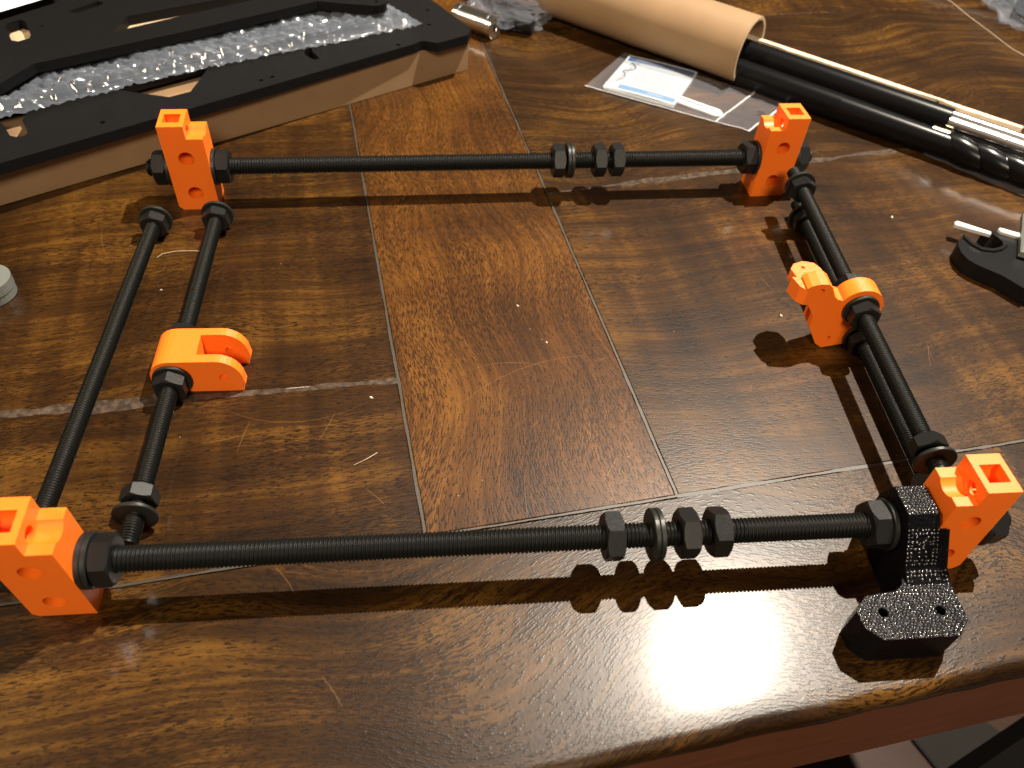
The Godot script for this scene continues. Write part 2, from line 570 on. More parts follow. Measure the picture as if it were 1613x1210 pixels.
func make_materials() -> void:
	M.wood_red = wood(0, 11)
	M.wood_dark = wood(1, 23)
	M.wood_edge = wood(2, 37)
	var layers := layer_tex()
	M.orange = bumpy(plain(lin(0.86, 0.162, 0.010), 0.42), layers, 11.0, 0.22)
	M.orange.subsurf_scatter_enabled = true
	M.orange.subsurf_scatter_strength = 0.06
	M.orange_side = bumpy(plain(lin(0.86, 0.162, 0.010), 0.40), noise_tex(0.12, 4, 4.0), 14.0, 0.5)
	M.black_print = bumpy(plain(lin(0.003, 0.003, 0.004), 0.30, 0.0, 0.22), blob_tex(), 36.0, 0.35)
	M.black_blob = plain(lin(0.003, 0.003, 0.004), 0.20, 0.0, 0.9)
	M.steel = bumpy(plain(lin(0.0045, 0.0050, 0.0044), 0.44, 0.0, 0.30), noise_tex(0.2, 8, 3.0), 12.0, 0.25)
	M.nut = bumpy(plain(lin(0.008, 0.008, 0.008), 0.36, 0.0, 0.38), noise_tex(0.15, 9, 3.0), 12.0, 0.3)
	M.washer = plain(lin(0.012, 0.013, 0.012), 0.42, 0.0, 0.4)
	M.board = plain(Color.WHITE, 0.85, 0.0, 0.3)
	M.board.albedo_texture = tint_tex(lin(0.205, 0.128, 0.068), lin(0.25, 0.158, 0.086), 0.02, 3)
	M.board.uv1_triplanar = true; M.board.uv1_world_triplanar = true; M.board.uv1_scale = Vector3.ONE * 9.0
	M.kraft = plain(Color.WHITE, 0.62, 0.0, 0.4)
	M.kraft.albedo_texture = tint_tex(lin(0.205, 0.128, 0.066), lin(0.25, 0.158, 0.084), 0.012, 5)
	M.kraft.uv1_triplanar = true; M.kraft.uv1_world_triplanar = true; M.kraft.uv1_scale = Vector3.ONE * 6.0
	M.kraft_cut = bumpy(plain(lin(0.52, 0.38, 0.24), 0.9), noise_tex(0.2, 6, 6.0), 10.0, 0.8)
	var speck := tint_tex(lin(0.0035, 0.0035, 0.004), lin(0.0075, 0.0075, 0.008), 0.3, 12)
	speck.color_ramp.add_point(0.86, lin(0.0075, 0.0075, 0.008))
	speck.color_ramp.set_color(2, lin(0.10, 0.10, 0.10))
	M.plate = bumpy(plain(Color.WHITE, 0.45, 0.0, 0.20), noise_tex(0.35, 15, 6.0, FastNoiseLite.TYPE_SIMPLEX_SMOOTH, 2), 26.0, 0.45)
	M.plate.albedo_texture = speck
	M.bubble = film(0.10, 0.06, Color(0.80, 0.85, 0.93))
	M.film = film(0.06, 0.10)
	M.film_seal = film(0.42, 0.3, Color(0.95, 0.95, 0.97))
	M.bag = film(0.055, 0.05, Color(0.80, 0.85, 0.93))
	M.chrome = plain(lin(0.62, 0.62, 0.62), 0.25, 1.0)
	M.brass = plain(lin(0.62, 0.54, 0.38), 0.3, 1.0)
	M.gloss_black = plain(lin(0.004, 0.004, 0.0045), 0.24, 0.0, 0.30)
	M.matt_black = plain(lin(0.008, 0.008, 0.009), 0.42, 0.0, 0.4)
	M.cream = bumpy(plain(lin(0.66, 0.52, 0.38), 0.85), noise_tex(0.1, 21, 8.0), 12.0, 0.9)
	M.tool_black = plain(lin(0.004, 0.004, 0.0045), 0.34, 0.0, 0.35)
	M.bright_steel = plain(lin(0.62, 0.62, 0.60), 0.5, 0.4, 0.5)
	M.paper = plain(lin(0.62, 0.65, 0.70), 0.8)
	M.white_plastic = plain(lin(0.75, 0.75, 0.75), 0.4)
	M.grey_plastic = plain(lin(0.15, 0.16, 0.15), 0.34, 0.2, 0.5)
	M.filler = plain(Color.WHITE, 0.34, 0.0, 0.5)
	M.filler.albedo_texture = tint_tex(lin(0.018, 0.011, 0.007), lin(0.095, 0.068, 0.050), 0.04, 31)
	M.filler.uv1_triplanar = true; M.filler.uv1_world_triplanar = true; M.filler.uv1_scale = Vector3.ONE * 22.0
	M.groove = plain(lin(0.012, 0.008, 0.006), 0.6)
	M.grout = plain(lin(0.034, 0.027, 0.019), 0.5)
	M.apron = plain(Color.WHITE, 0.5)
	M.apron.albedo_texture = tint_tex(lin(0.085, 0.026, 0.010), lin(0.125, 0.041, 0.017), 0.02, 41)
	M.apron.uv1_triplanar = true; M.apron.uv1_world_triplanar = true; M.apron.uv1_scale = Vector3(4, 30, 4)
	M.floor = plain(Color.WHITE, 0.5)
	M.floor.albedo_texture = tint_tex(lin(0.034, 0.0115, 0.0045), lin(0.048, 0.017, 0.007), 0.02, 43)
	M.floor.uv1_triplanar = true; M.floor.uv1_world_triplanar = true; M.floor.uv1_scale = Vector3(1, 1, 6)
	M.mat = bumpy(plain(lin(0.026, 0.022, 0.019), 0.95), noise_tex(0.3, 44, 8.0), 40.0, 0.8)
	M.seat = bumpy(plain(lin(0.006, 0.005, 0.006), 0.7), noise_tex(0.3, 46, 5.0), 40.0, 0.5)
	M.fibre = plain(lin(0.42, 0.33, 0.22), 0.5)
	M.crumb = plain(lin(0.42, 0.38, 0.31), 0.6)
	M.card = plain(lin(0.34, 0.36, 0.39), 0.6)
	M.card.albedo_texture = card_texture()
	M.card_back = plain(lin(0.55, 0.60, 0.64), 0.5)

# ------------------------------------------------------------------ the table
const TE := Vector2(0.96, -0.28)     # along the border board
const TN := Vector2(0.28, 0.96)      # across it, towards the viewer

func pq(p: float, q: float) -> Vector2:
	return TE * p + TN * q

func table_basis() -> Basis:
	return Basis(Vector3(TE.x, 0, TE.y), Vector3.UP, Vector3(TN.x, 0, TN.y))

func make_table() -> void:
	var t := thing("wooden_table", "dark varnished hardwood table of wide boards with a border board along its near edge", "table", Vector3.ZERO, table_basis())
	var s := 1.0 / 512.0
	# along-grain boards of the two sides: u follows p
	var side := func(called: String, poly: Array, off: Vector2, mat: Material):
		obj(called, slab(PackedVector2Array(poly), -14, 0, 0.7, 1.0, Vector2.ZERO), mat, t)
	# centre board: its grain runs across, so its own node is turned a quarter
	var make := func(poly: Array, mat: Material, su: float, sv: float, off: Vector2, turned := false):
		var st := begin()
		var pv := PackedVector2Array(poly)
		var m := slab(pv, -14, 0, 0.7)
		var arr := m.surface_get_arrays(0)
		var vs: PackedVector3Array = arr[Mesh.ARRAY_VERTEX]
		var uv := PackedVector2Array()
		for v in vs:
			var a := v.x / K; var b := v.z / K + v.y / K
			uv.append(Vector2(b if turned else a, a if turned else b) * Vector2(su, sv) + off)
		arr[Mesh.ARRAY_TEX_UV] = uv
		var am := ArrayMesh.new()
		am.add_surface_from_arrays(Mesh.PRIMITIVE_TRIANGLES, arr)
		var st2 := SurfaceTool.new()
		st2.create_from(am, 0)
		st2.generate_tangents()
		obj("board", st2.commit(), mat, t)
	var su := 1.0 / 500.0
	var sv := 1.0 / 250.0
	make.call([Vector2(18.4, -1000), Vector2(115.8, -1000), Vector2(115.8, -157.3), Vector2(18.4, -157.3)], M.wood_red, su, sv, Vector2(0.30, 0.21), true)
	make.call([Vector2(-460, -257), Vector2(17.7, -235.4), Vector2(17.7, -157.3), Vector2(-460, -157.3)], M.wood_dark, su, sv, Vector2(0.50, 0.05))
	make.call([Vector2(-460, -500), Vector2(17.7, -500), Vector2(17.7, -236.0), Vector2(-460, -257.6)], M.wood_dark, su, sv, Vector2(0.50, 0.80))
	make.call([Vector2(-460, -1000), Vector2(17.7, -1000), Vector2(17.7, -500.7), Vector2(-460, -500.7)], M.wood_edge, su, sv, Vector2(0.1, 0.7))
	make.call([Vector2(116.5, -361.0), Vector2(560, -391), Vector2(560, -157.3), Vector2(116.5, -157.3)], M.wood_dark, -su, -sv, Vector2(0.22, 0.40))
	make.call([Vector2(116.5, -572), Vector2(560, -572), Vector2(560, -391.7), Vector2(116.5, -361.7)], M.wood_edge, su, sv, Vector2(-0.22, 0.35))
	make.call([Vector2(116.5, -1000), Vector2(560, -1000), Vector2(560, -572.7), Vector2(116.5, -572.7)], M.wood_dark, su, sv * 0.58, Vector2(-0.22, 0.33))
	# border board with a rounded front edge
	var prof := [Vector2(-156.6, -14), Vector2(-156.6, -0.7), Vector2(-155.9, 0)]
	for k in 14:
		prof.append(Vector2(-155.9 + (83.0) * (k + 1) / 14.0, 0))
	for k in 9:
		var a := PI / 2 * (k + 1) / 9.0
		prof.append(Vector2(-72.5 + 4.5 * sin(a), -4.5 + 4.5 * cos(a)))
	prof.append(Vector2(-68.0, -6.5)); prof.append(Vector2(-69.2, -8.0)); prof.append(Vector2(-156.6, -8.0))
	var st := begin(true)
	var run := 0.0
	var ny := FastNoiseLite.new(); ny.seed = 3; ny.frequency = 0.02
	for i in prof.size() - 1:
		var a: Vector2 = prof[i]; var b: Vector2 = prof[i + 1]
		var v0 := run; run += a.distance_to(b); var v1 := run
		st.set_smooth_group(1 if i > 2 and i < 26 else -1)
		for k in 110:
			var x0 := -460.0 + k * 9.3; var x1 := x0 + 9.3
			# the hand-worn front edge is not quite straight
			var f := func(x, p): return v3(x, p.y, p.x + (ny.get_noise_1d(x * 2.5) * 1.1 if p.x > -73 and p.y > -10 else 0.0))
			var uv := func(x, v): return Vector2(x * su + 0.48, v * sv + 0.35)
			uv_tri(st, [f.call(x0, a), f.call(x0, b), f.call(x1, b)], [uv.call(x0, v0), uv.call(x0, v1), uv.call(x1, v1)])
			uv_tri(st, [f.call(x0, a), f.call(x1, b), f.call(x1, a)], [uv.call(x0, v0), uv.call(x1, v1), uv.call(x1, v0)])
	st.generate_normals(); st.generate_tangents()
	obj("board", st.commit(), M.wood_edge, t)
	obj("substructure", blk(-455, -24, -995, 555, -14.5, -93), M.groove, t)
	obj("apron", blk(-440, -64, -92, 540, -8.2, -69.8), M.apron, t)
	# what has settled in the grooves between the boards
	var groove := func(a: Vector2, b: Vector2, w: float, sd: int, mat: Material, patchy: float):
		var r := RandomNumberGenerator.new(); r.seed = sd
		var n := int(a.distance_to(b) / 2.2)
		var d := (b - a).normalized(); var o := Vector2(-d.y, d.x)
		var st3 := begin(true)
		var nz := FastNoiseLite.new(); nz.seed = sd; nz.frequency = 0.03
		var pl := []
		for k in n + 1:
			var p := a.lerp(b, float(k) / n)
			var ww := w * (1.0 + patchy * nz.get_noise_1d(k * 2.2)) + r.randf_range(-0.12, 0.12)
			var sh := nz.get_noise_1d(k * 2.2 + 500.0) * w * 0.45 * patchy
			pl.append([p + o * (ww / 2 + sh), p - o * (ww / 2 - sh)])
		for k in n:
			var q: Array = pl[k]; var e: Array = pl[k + 1]
			var h := 0.06 + 0.04 * sin(k * 1.7)
			quad(st3, v3(q[0].x, h, q[0].y), v3(e[0].x, h, e[0].y), v3(e[1].x, h, e[1].y), v3(q[1].x, h, q[1].y))
		obj("joint_filler", commit(st3), mat, t)
	groove.call(Vector2(18.05, -150.0 - 7.5), Vector2(18.05, -700), 1.1, 3, M.grout, 0.6)
	groove.call(Vector2(116.15, -157.5), Vector2(116.15, -900), 1.0, 4, M.grout, 0.7)
	groove.call(Vector2(-460, -156.95), Vector2(120, -156.95), 1.0, 5, M.grout, 0.6)
	groove.call(Vector2(116, -156.95), Vector2(560, -156.95), 1.4, 6, M.grout, 0.8)
	groove.call(Vector2(-460, -257.3), Vector2(-150, -243.3), 4.2, 7, M.filler, 0.7)
	groove.call(Vector2(-150, -243.3), Vector2(-75, -240.0), 5.4, 8, M.filler, 0.7)
	groove.call(Vector2(-75, -240.0), Vector2(17.6, -235.7), 3.0, 9, M.filler, 0.7)
	groove.call(Vector2(160, -364.2), Vector2(345, -376.8), 4.0, 10, M.filler, 0.9)
	groove.call(Vector2(116.5, -361.3), Vector2(162, -364.4), 1.6, 13, M.filler, 0.9)
	groove.call(Vector2(345, -376.8), Vector2(560, -391.4), 2.4, 12, M.filler, 0.9)

# ------------------------------------------------------------------ frame parts
# end bracket standing at its base centre; s = +1: outer side towards +x
func corner(parent: Node, label: String, xf: Transform3D, s: float) -> void:
	var c := csg("corner_bracket", M.orange, parent, xf)
	c.set_meta("label", label)
	var W := 10.0; var D := 8.0; var T := 47.5; var L := 40.7
	cbox(c, Vector3(-W, 0, -D), Vector3(W, L, D))
	cbox(c, Vector3(minf(-2.2 * s, W * s), L - 8, -D), Vector3(maxf(-2.2 * s, W * s), T, D))
	# seat for the smooth rod, running along x
	ccyl(c, Vector3(0, L + 3.2, 0.2), "x", 5.2, 60, true)
	cbox(c, Vector3(minf(-2.2 * s, W * s), L - 8.001, -D), Vector3(maxf(-2.2 * s, W * s), T, -D + 2.2))
	cbox(c, Vector3(minf(-2.2 * s, W * s), L - 8.001, D - 2.6), Vector3(maxf(-2.2 * s, W * s), T, D))
	cbox(c, Vector3(minf(7.9 * s, W * s), L - 8.001, -D), Vector3(maxf(7.9 * s, W * s), T, D))
	cbox(c, Vector3(minf(-2.2 * s, 0.2 * s), L - 8.001, -D), Vector3(maxf(-2.2 * s, 0.2 * s), T, D))
	ccyl(c, Vector3(-1.0 * s, L + 0.9, 1.4), "x", 2.7, 5.0, true)
	# channel of a cable tie round the block's inner side
	ccyl(c, Vector3(-2.2 * s, L + 2.0, 0), "x", 9.3, 0.01, true)
	# small square hole in the floor of the pocket
	cbox(c, Vector3(1.0 * s - 1.2, L - 5, 0.6), Vector3(1.0 * s + 1.2, L + 2, 3.0), true)
	# bores for the thinner rods
	ccyl(c, Vector3(0, 10, D), "z", 3.7, 22, true)
	ccyl(c, Vector3(0, 30, D), "z", 3.7, 22, true)
	# chamfered foot on the outer side
	cbox(c, Vector3(W * s - 1.5, -1.5, -20), Vector3(W * s + 1.5, 1.5, 20), true, Vector3(0, 0, 45))

func rod_basis(yaw_deg: float) -> Basis:
	return Basis(Vector3.UP, deg_to_rad(yaw_deg))

func put_nut(parent: Node, mesh: Mesh, x: float, roll: float, at_y := 0.0, called := "hex_nut", mat: Material = null) -> void:
	obj(called, mesh, M.nut if mat == null else mat, parent, Transform3D(Basis(Vector3.RIGHT, deg_to_rad(roll)), v3(x, at_y, 0)))

func make_frames() -> void:
	var n10 := nut_mesh(15.3, 6.4, 4.1)
	var w10 := washer_mesh(9.1, 1.7, 4.4)
	var n8 := nut_mesh(11.7, 5.6, 3.2)
	var w8 := washer_mesh(7.8, 1.5, 3.6)
	# near assembly: origin under the left bracket, x along the rod
	var a := thing("threaded_rod_frame", "near long black threaded rod with orange end brackets and a black foot", "threaded rod", v3(-141.1, 0, -122.6), rod_basis(8.62), "long threaded rods of the frame")
	var L := 302.9
	obj("threaded_rod", thread(348, 4.5, 1.36), M.steel, a, Transform3D(Basis(), v3(-23, 20, 0)))
	corner(a, "orange bracket on the left end of the near rod", Transform3D(Basis(Vector3.RIGHT, deg_to_rad(2.6)), v3(0, 0, 0)), -1.0)
	corner(a, "orange bracket on the right end of the near rod", Transform3D(Basis(Vector3.RIGHT, deg_to_rad(-1.0)), v3(L, 0, 0)), 1.0)
	for q in [[-14.9, 10, 0], [-11.0, 0, 1], [10.9, 0, 1], [12.7, 0, 1], [16.8, -6, 0], [181.6, 20, 0], [195.5, 0, 1], [197.4, 0, 1], [207.6, 8, 0], [218.6, -8, 0], [275.2, 21, 0], [279.3, 0, 1], [314.0, 0, 1], [318.1, 12, 0]]:
		put_nut(a, w10 if q[2] == 1 else n10, q[0], q[1], 20, "washer" if q[2] == 1 else "hex_nut", M.washer if q[2] == 1 else M.nut)
	# black foot: upright with a sloping front, and a base plate
	var c := csg("foot_bracket", M.black_print, a, Transform3D(Basis(), v3(L, 0, 0)))
	c.set_meta("label", "glossy black printed foot clamped beside the right orange bracket")
	cpoly_x(c, [Vector2(-10, 2), Vector2(-10, 24), Vector2(-6.5, 33.5), Vector2(5.0, 33.5), Vector2(8.2, 30.0), Vector2(16.5, 19.5), Vector2(17.5, 10), Vector2(12, 2)], -22.6, -11.2)
	cpoly_x(c, [Vector2(8.6, 0), Vector2(8.6, 29.0), Vector2(17.2, 18.5), Vector2(24, 15), Vector2(24, 0)], -22.6, -7.2)
	cpoly_y(c, [Vector2(-7.2, 12), Vector2(-7.2, 35.2), Vector2(-12.5, 40.4), Vector2(-38.5, 40.4), Vector2(-43.4, 36), Vector2(-43.9, 30), Vector2(-38.9, 24.9), Vector2(-27.5, 23.6), Vector2(-24.4, 21.6), Vector2(-23.0, 18), Vector2(-22.6, 12)], 0, 16)
	ccyl(c, Vector3(-35.2, 16, 31.0), "y", 1.7, 20, true)
	ccyl(c, Vector3(-15.2, 16, 31.5), "y", 1.7, 20, true)
	var bl := begin(true)
	var br := RandomNumberGenerator.new(); br.seed = 14
	var dome := func(at: Vector3, n: Vector3, r: float, h: float):
		var u := n.cross(Vector3.RIGHT).normalized(); var w := n.cross(u)
		var prev := []
		for j in 3:
			var e := PI / 2 * j / 3.0
			var ring := []
			for k2 in 7:
				var an := TAU * k2 / 7.0
				ring.append((at + (u * cos(an) + w * sin(an)) * r * cos(e) + n * (h * sin(e) - 0.05)) * K)
			if j > 0:
				for k2 in 7:
					quad(bl, prev[k2], prev[(k2 + 1) % 7], ring[(k2 + 1) % 7], ring[k2])
			prev = ring
		for k2 in 7:
			tri(bl, prev[k2], prev[(k2 + 1) % 7], (at + n * h) * K)
	var base := PackedVector2Array([Vector2(-7.2, 24), Vector2(-7.2, 35.2), Vector2(-12.5, 40.4), Vector2(-38.5, 40.4), Vector2(-43.4, 36), Vector2(-43.9, 30), Vector2(-38.9, 24.9), Vector2(-27.5, 23.6), Vector2(-24.4, 23.0)])
	var faces := [[base, Vector3(0, 16, 0), Vector3(1, 0, 0), Vector3(0, 0, 1)]]
	# the flat top and the sloping front, each as (x, distance down the face)
	faces.append([rect(-22.6, 0, -11.2, 11.5), Vector3(0, 33.5, -6.5), Vector3(1, 0, 0), Vector3(0, 0, 1)])
	var d1 := Vector3(0, -11.0, 8.5); faces.append([rect(-22.6, 0.5, -11.0, d1.length()), Vector3(0, 30.2, 8.2), Vector3(1, 0, 0), d1.normalized()])
	var d2 := Vector3(0, -3.5, 6.8); faces.append([rect(-22.6, 0.5, -7.4, d2.length()), Vector3(0, 18.5, 17.2), Vector3(1, 0, 0), d2.normalized()])
	for f in faces:
		var poly: PackedVector2Array = f[0]
		var nrm: Vector3 = (f[3] as Vector3).cross(f[2]).normalized()
		var put := []
		for off in [0.6, 1.9]:
			for ringp in Geometry2D.offset_polygon(poly, -off, Geometry2D.JOIN_MITER):
				for i in ringp.size():
					var p0: Vector2 = ringp[i]; var p1: Vector2 = ringp[(i + 1) % ringp.size()]
					var n2 := int(p0.distance_to(p1) / 1.3)
					for k2 in n2:
						put.append(p0.lerp(p1, (k2 + br.randf_range(-0.2, 0.2)) / n2))
		var inner := Geometry2D.offset_polygon(poly, -2.9, Geometry2D.JOIN_MITER)
		var gx := -44.0
		while gx < -7.0:
			var gy := 0.0
			while gy < 41.0:
				var p := Vector2(gx + br.randf_range(-0.35, 0.35), gy + br.randf_range(-0.35, 0.35))
				if inner.size() > 0 and Geometry2D.is_point_in_polygon(p, inner[0]) and br.randf() < 0.5:
					put.append(p)
				gy += 1.3
			gx += 1.25
		for p in put:
			if f[0] == base and (p.distance_to(Vector2(-35.2, 31.0)) < 2.2 or p.distance_to(Vector2(-15.2, 31.5)) < 2.2):
				continue
			dome.call(f[1] + f[2] * p.x + f[3] * p.y, nrm, br.randf_range(0.42, 0.68), br.randf_range(0.16, 0.44))
	var blobs := obj("surface_blobs", commit(bl), M.black_blob, a, Transform3D(Basis(), v3(L, 0, 0)))
	blobs.set_meta("kind", "stuff")
	# far assembly
	var b := thing("threaded_rod_frame", "far long black threaded rod with orange end brackets, in front of the cardboard box", "threaded rod", v3(-170.1, 0, -346.6), rod_basis(10.63), "long threaded rods of the frame")
	L = 308.7
	obj("threaded_rod", thread(352, 4.5, 1.36), M.steel, b, Transform3D(Basis(), v3(-22, 20, 0)))
	corner(b, "orange bracket on the left end of the far rod", Transform3D(Basis(Vector3.RIGHT, deg_to_rad(1.0)), Vector3.ZERO), -1.0)
	corner(b, "orange bracket on the right end of the far rod", Transform3D(Basis(), v3(L, 0, 0)), 1.0)
	for q in [[-15.3, 14, 0], [-11.0, 0, 1], [10.9, 0, 1], [15.0, 8, 0], [187.6, 25, 0], [192.7, 0, 1], [194.6, 0, 1], [210.0, 24, 0], [219.8, 23, 0], [293.6, 22, 0], [297.7, 0, 1], [319.8, 0, 1], [323.9, 25, 0]]:
		put_nut(b, w10 if q[2] == 1 else n10, q[0], q[1], 20, "washer" if q[2] == 1 else "hex_nut", M.washer if q[2] == 1 else M.nut)
	# plain short rod on the left: x runs towards the viewer
	var A0 := Vector3(-182.5, 8, -324.0); var A1 := Vector3(-158.6, 8, -139.0)
	var d := (A1 - A0).normalized()
	var bs := Basis(d, Vector3.UP, d.cross(Vector3.UP))
	var r1 := thing("short_threaded_rod", "black threaded rod at far left with one nut and washer", "threaded rod", A0 * K, bs, "short threaded rods")
	obj("threaded_rod", thread(186.5, 3.6, 1.13, 0.66), M.steel, r1)
	put_nut(r1, w8, 7.2, 0, 0, "washer", M.washer); put_nut(r1, n8, 11.4, 4)
	# short rod with the orange fork
	var B0 := Vector3(-154.6, 8, -331.0); var B1 := Vector3(-126.2, 8, -137.5)
	d = (B1 - B0).normalized()
	bs = Basis(d, Vector3.UP, d.cross(Vector3.UP))
	var r2 := thing("short_threaded_rod", "black threaded rod lying at the left, carrying an orange two-pronged fork", "threaded rod", B0 * K, bs, "short threaded rods")
	obj("threaded_rod", thread(195.5, 3.6, 1.13, 0.66), M.steel, r2)
	var O := (Vector3(-137, 8, -230) - B0).dot(d)
	for q in [[6.0, 1, 0.0], [10.2, 0, 10.0], [O - 8.9, 0, 30.0], [O - 5.0, 1, 0.0], [O + 16.3, 1, 0.0], [O + 20.0, 0, 0.0], [176.0, 0, 10.0], [183.6, 1, 0.0]]:
		put_nut(r2, w8 if q[1] == 1 else n8, q[0], q[2], 0, "washer" if q[1] == 1 else "hex_nut", M.washer if q[1] == 1 else M.nut)
	# fork in the frame t (along rod), y, w (to the right): local z of this basis points left, so w = -z
	var k := csg("fork", M.orange_side, r2, Transform3D(Basis(), v3(O, -8, 0)))
	k.set_meta("label", "orange printed fork with two prongs round a slot")
	var prof := []
	for i in 13:
		var an := PI / 2 + (PI * 0.94) * i / 12.0
		prof.append(Vector2(8.6 * cos(an), 8.6 + 8.6 * sin(an)))
	prof.append(Vector2(2, 0)); prof.append(Vector2(26.8, 0)); prof.append(Vector2(27.0, 3.0)); prof.append(Vector2(28.2, 4.0))
	for i in 8:
		var an := PI / 2 * i / 7.0
		prof.append(Vector2(18.0 + 9.8 * cos(an), 6.4 + 10.8 * sin(an)))
	prof.append(Vector2(8, 17.2))
	# polygon in (x=-w, y): built as x-extrusion with z = -w
	var q2 := []
	for p in prof:
		q2.append(Vector2(-p.x, p.y))
	cpoly_x(k, q2, -4.2, 15.4)
	cbox(k, Vector3(-0.2, -2, -40), Vector3(11.1, 30, -10.4), true)
	ccyl(k, Vector3(5, 8, -20.0), "x", 1.7, 60, true)
	# right pair: two short rods held by the orange holder; x towards the viewer
	var U0 := Vector3(139.5, 25, -382.0); var U1 := Vector3(159.3, 25, -186.0)
	d = (U1 - U0).normalized()
	bs = Basis(d, Vector3.UP, d.cross(Vector3.UP))
	var r3 := thing("rod_pair", "pair of short black threaded rods stacked at the right, joined by an orange holder", "threaded rod", v3(139.5, 0, -382.0), bs, "short threaded rods")
	var up := Transform3D(Basis(), v3(0, 25, 0))
	var lowx := Vector3(7.2, 0, 0)
	obj("threaded_rod", thread(197, 3.6, 1.13, 0.66), M.steel, r3, up)
	var hold := (Vector3(146, 25, -274) - U0).dot(d)
	for q in [[12.6, 1, 0], [16.6, 0, 0], [hold - 14.4, 0, 30], [hold - 10.6, 1, 0], [hold + 0.8, 1, 0], [hold + 4.6, 0, 0], [hold + 77.0, 0, 4], [hold + 83.6, 1, 0]]:
		put_nut(r3, w8 if q[1] == 1 else n8, q[0], q[2], 25, "washer" if q[1] == 1 else "hex_nut", M.washer if q[1] == 1 else M.nut)
	var low := Basis()
	obj("threaded_rod", thread(197, 3.6, 1.13, 0.66), M.steel, r3, Transform3D(low, v3(4, 8, -6.3)))
	for q in [[16.4, 1, 0], [20.6, 0, 12], [hold - 14.4, 0, 0], [hold - 10.6, 1, 0], [hold + 0.8, 1, 0], [hold + 4.6, 0, 12], [hold + 82.0, 0, 12], [hold + 86.5, 1, 0]]:
		obj("washer" if q[1] == 1 else "hex_nut", w8 if q[1] == 1 else n8, M.washer if q[1] == 1 else M.nut, r3, Transform3D(Basis(Vector3.RIGHT, deg_to_rad(q[2])), v3(q[0], 8, -6.3)))
	# holder, in the frame x = along the rods (0 at its front face), z = -w (w to the right)
	var h := csg("holder", M.orange_side, r3, Transform3D(Basis(), v3(hold, 0, 0)))
	h.set_meta("label", "orange printed holder clamped on both rods")
	# upper rod is at w = 0 here (the front-plane coordinates had it at 4.4)
	var fp := [Vector2(-27.3, 35.4), Vector2(-25.6, 36.9), Vector2(-22.2, 38.0), Vector2(-18.6, 38.0), Vector2(-16.4, 36.4), Vector2(-13.6, 31.2), Vector2(-11.6, 29.6), Vector2(-9, 29), Vector2(2, 27), Vector2(4, 12), Vector2(1, 3.2), Vector2(-1.6, 2.6), Vector2(-9.3, 0.4), Vector2(-12.8, 2.8), Vector2(-19.2, 13.4), Vector2(-19.4, 19.0), Vector2(-21.1, 21.8), Vector2(-24.3, 26.5)]
	var fq := []
	for p in fp:
		fq.append(Vector2(-p.x, p.y))
	cpoly_x(h, fq, -9.5, -0.4)
	ccyl(h, Vector3(-4.9, 25, 0), "x", 10.0, 9.2)
	ccyl(h, Vector3(-4.9, 8.2, -6.3), "x", 8.0, 9.2)
	cbox(h, Vector3(-9.4, 8, -9.5), Vector3(-0.6, 25, 3))
	# tab further back
	cpoly_y(h, [Vector2(-9, 15.5), Vector2(-9, 29.0), Vector2(-15, 30.4), Vector2(-18.5, 28.2), Vector2(-20.6, 23.5), Vector2(-19.5, 18.5), Vector2(-16, 16.5)], 28.8, 34.4)
	cpoly_y(h, [Vector2(-0.5, 18), Vector2(-0.5, 26.6), Vector2(-3, 29.4), Vector2(-9.4, 31.4), Vector2(-9.4, 18)], 26.2, 34.4)
	ccyl(h, Vector3(-16.2, 34.2, 24.4), "y", 0.9, 8, true, 16)
	ccyl(h, Vector3(0, 34.2, 20.6), "x", 1.3, 6, true, 20)
	ccyl(h, Vector3(0, 6.4, 8.2), "x", 1.3, 6, true, 20)
	cbox(h, Vector3(-7.4, 9.0, 17.2), Vector3(-2.8, 19, 22), true)

# ------------------------------------------------------------------ box, plates, wrap
func box_basis() -> Basis:
	return Basis(Vector3(-0.76, 0, 0.65).normalized(), Vector3.UP, Vector3(-0.65, 0, -0.76).normalized())

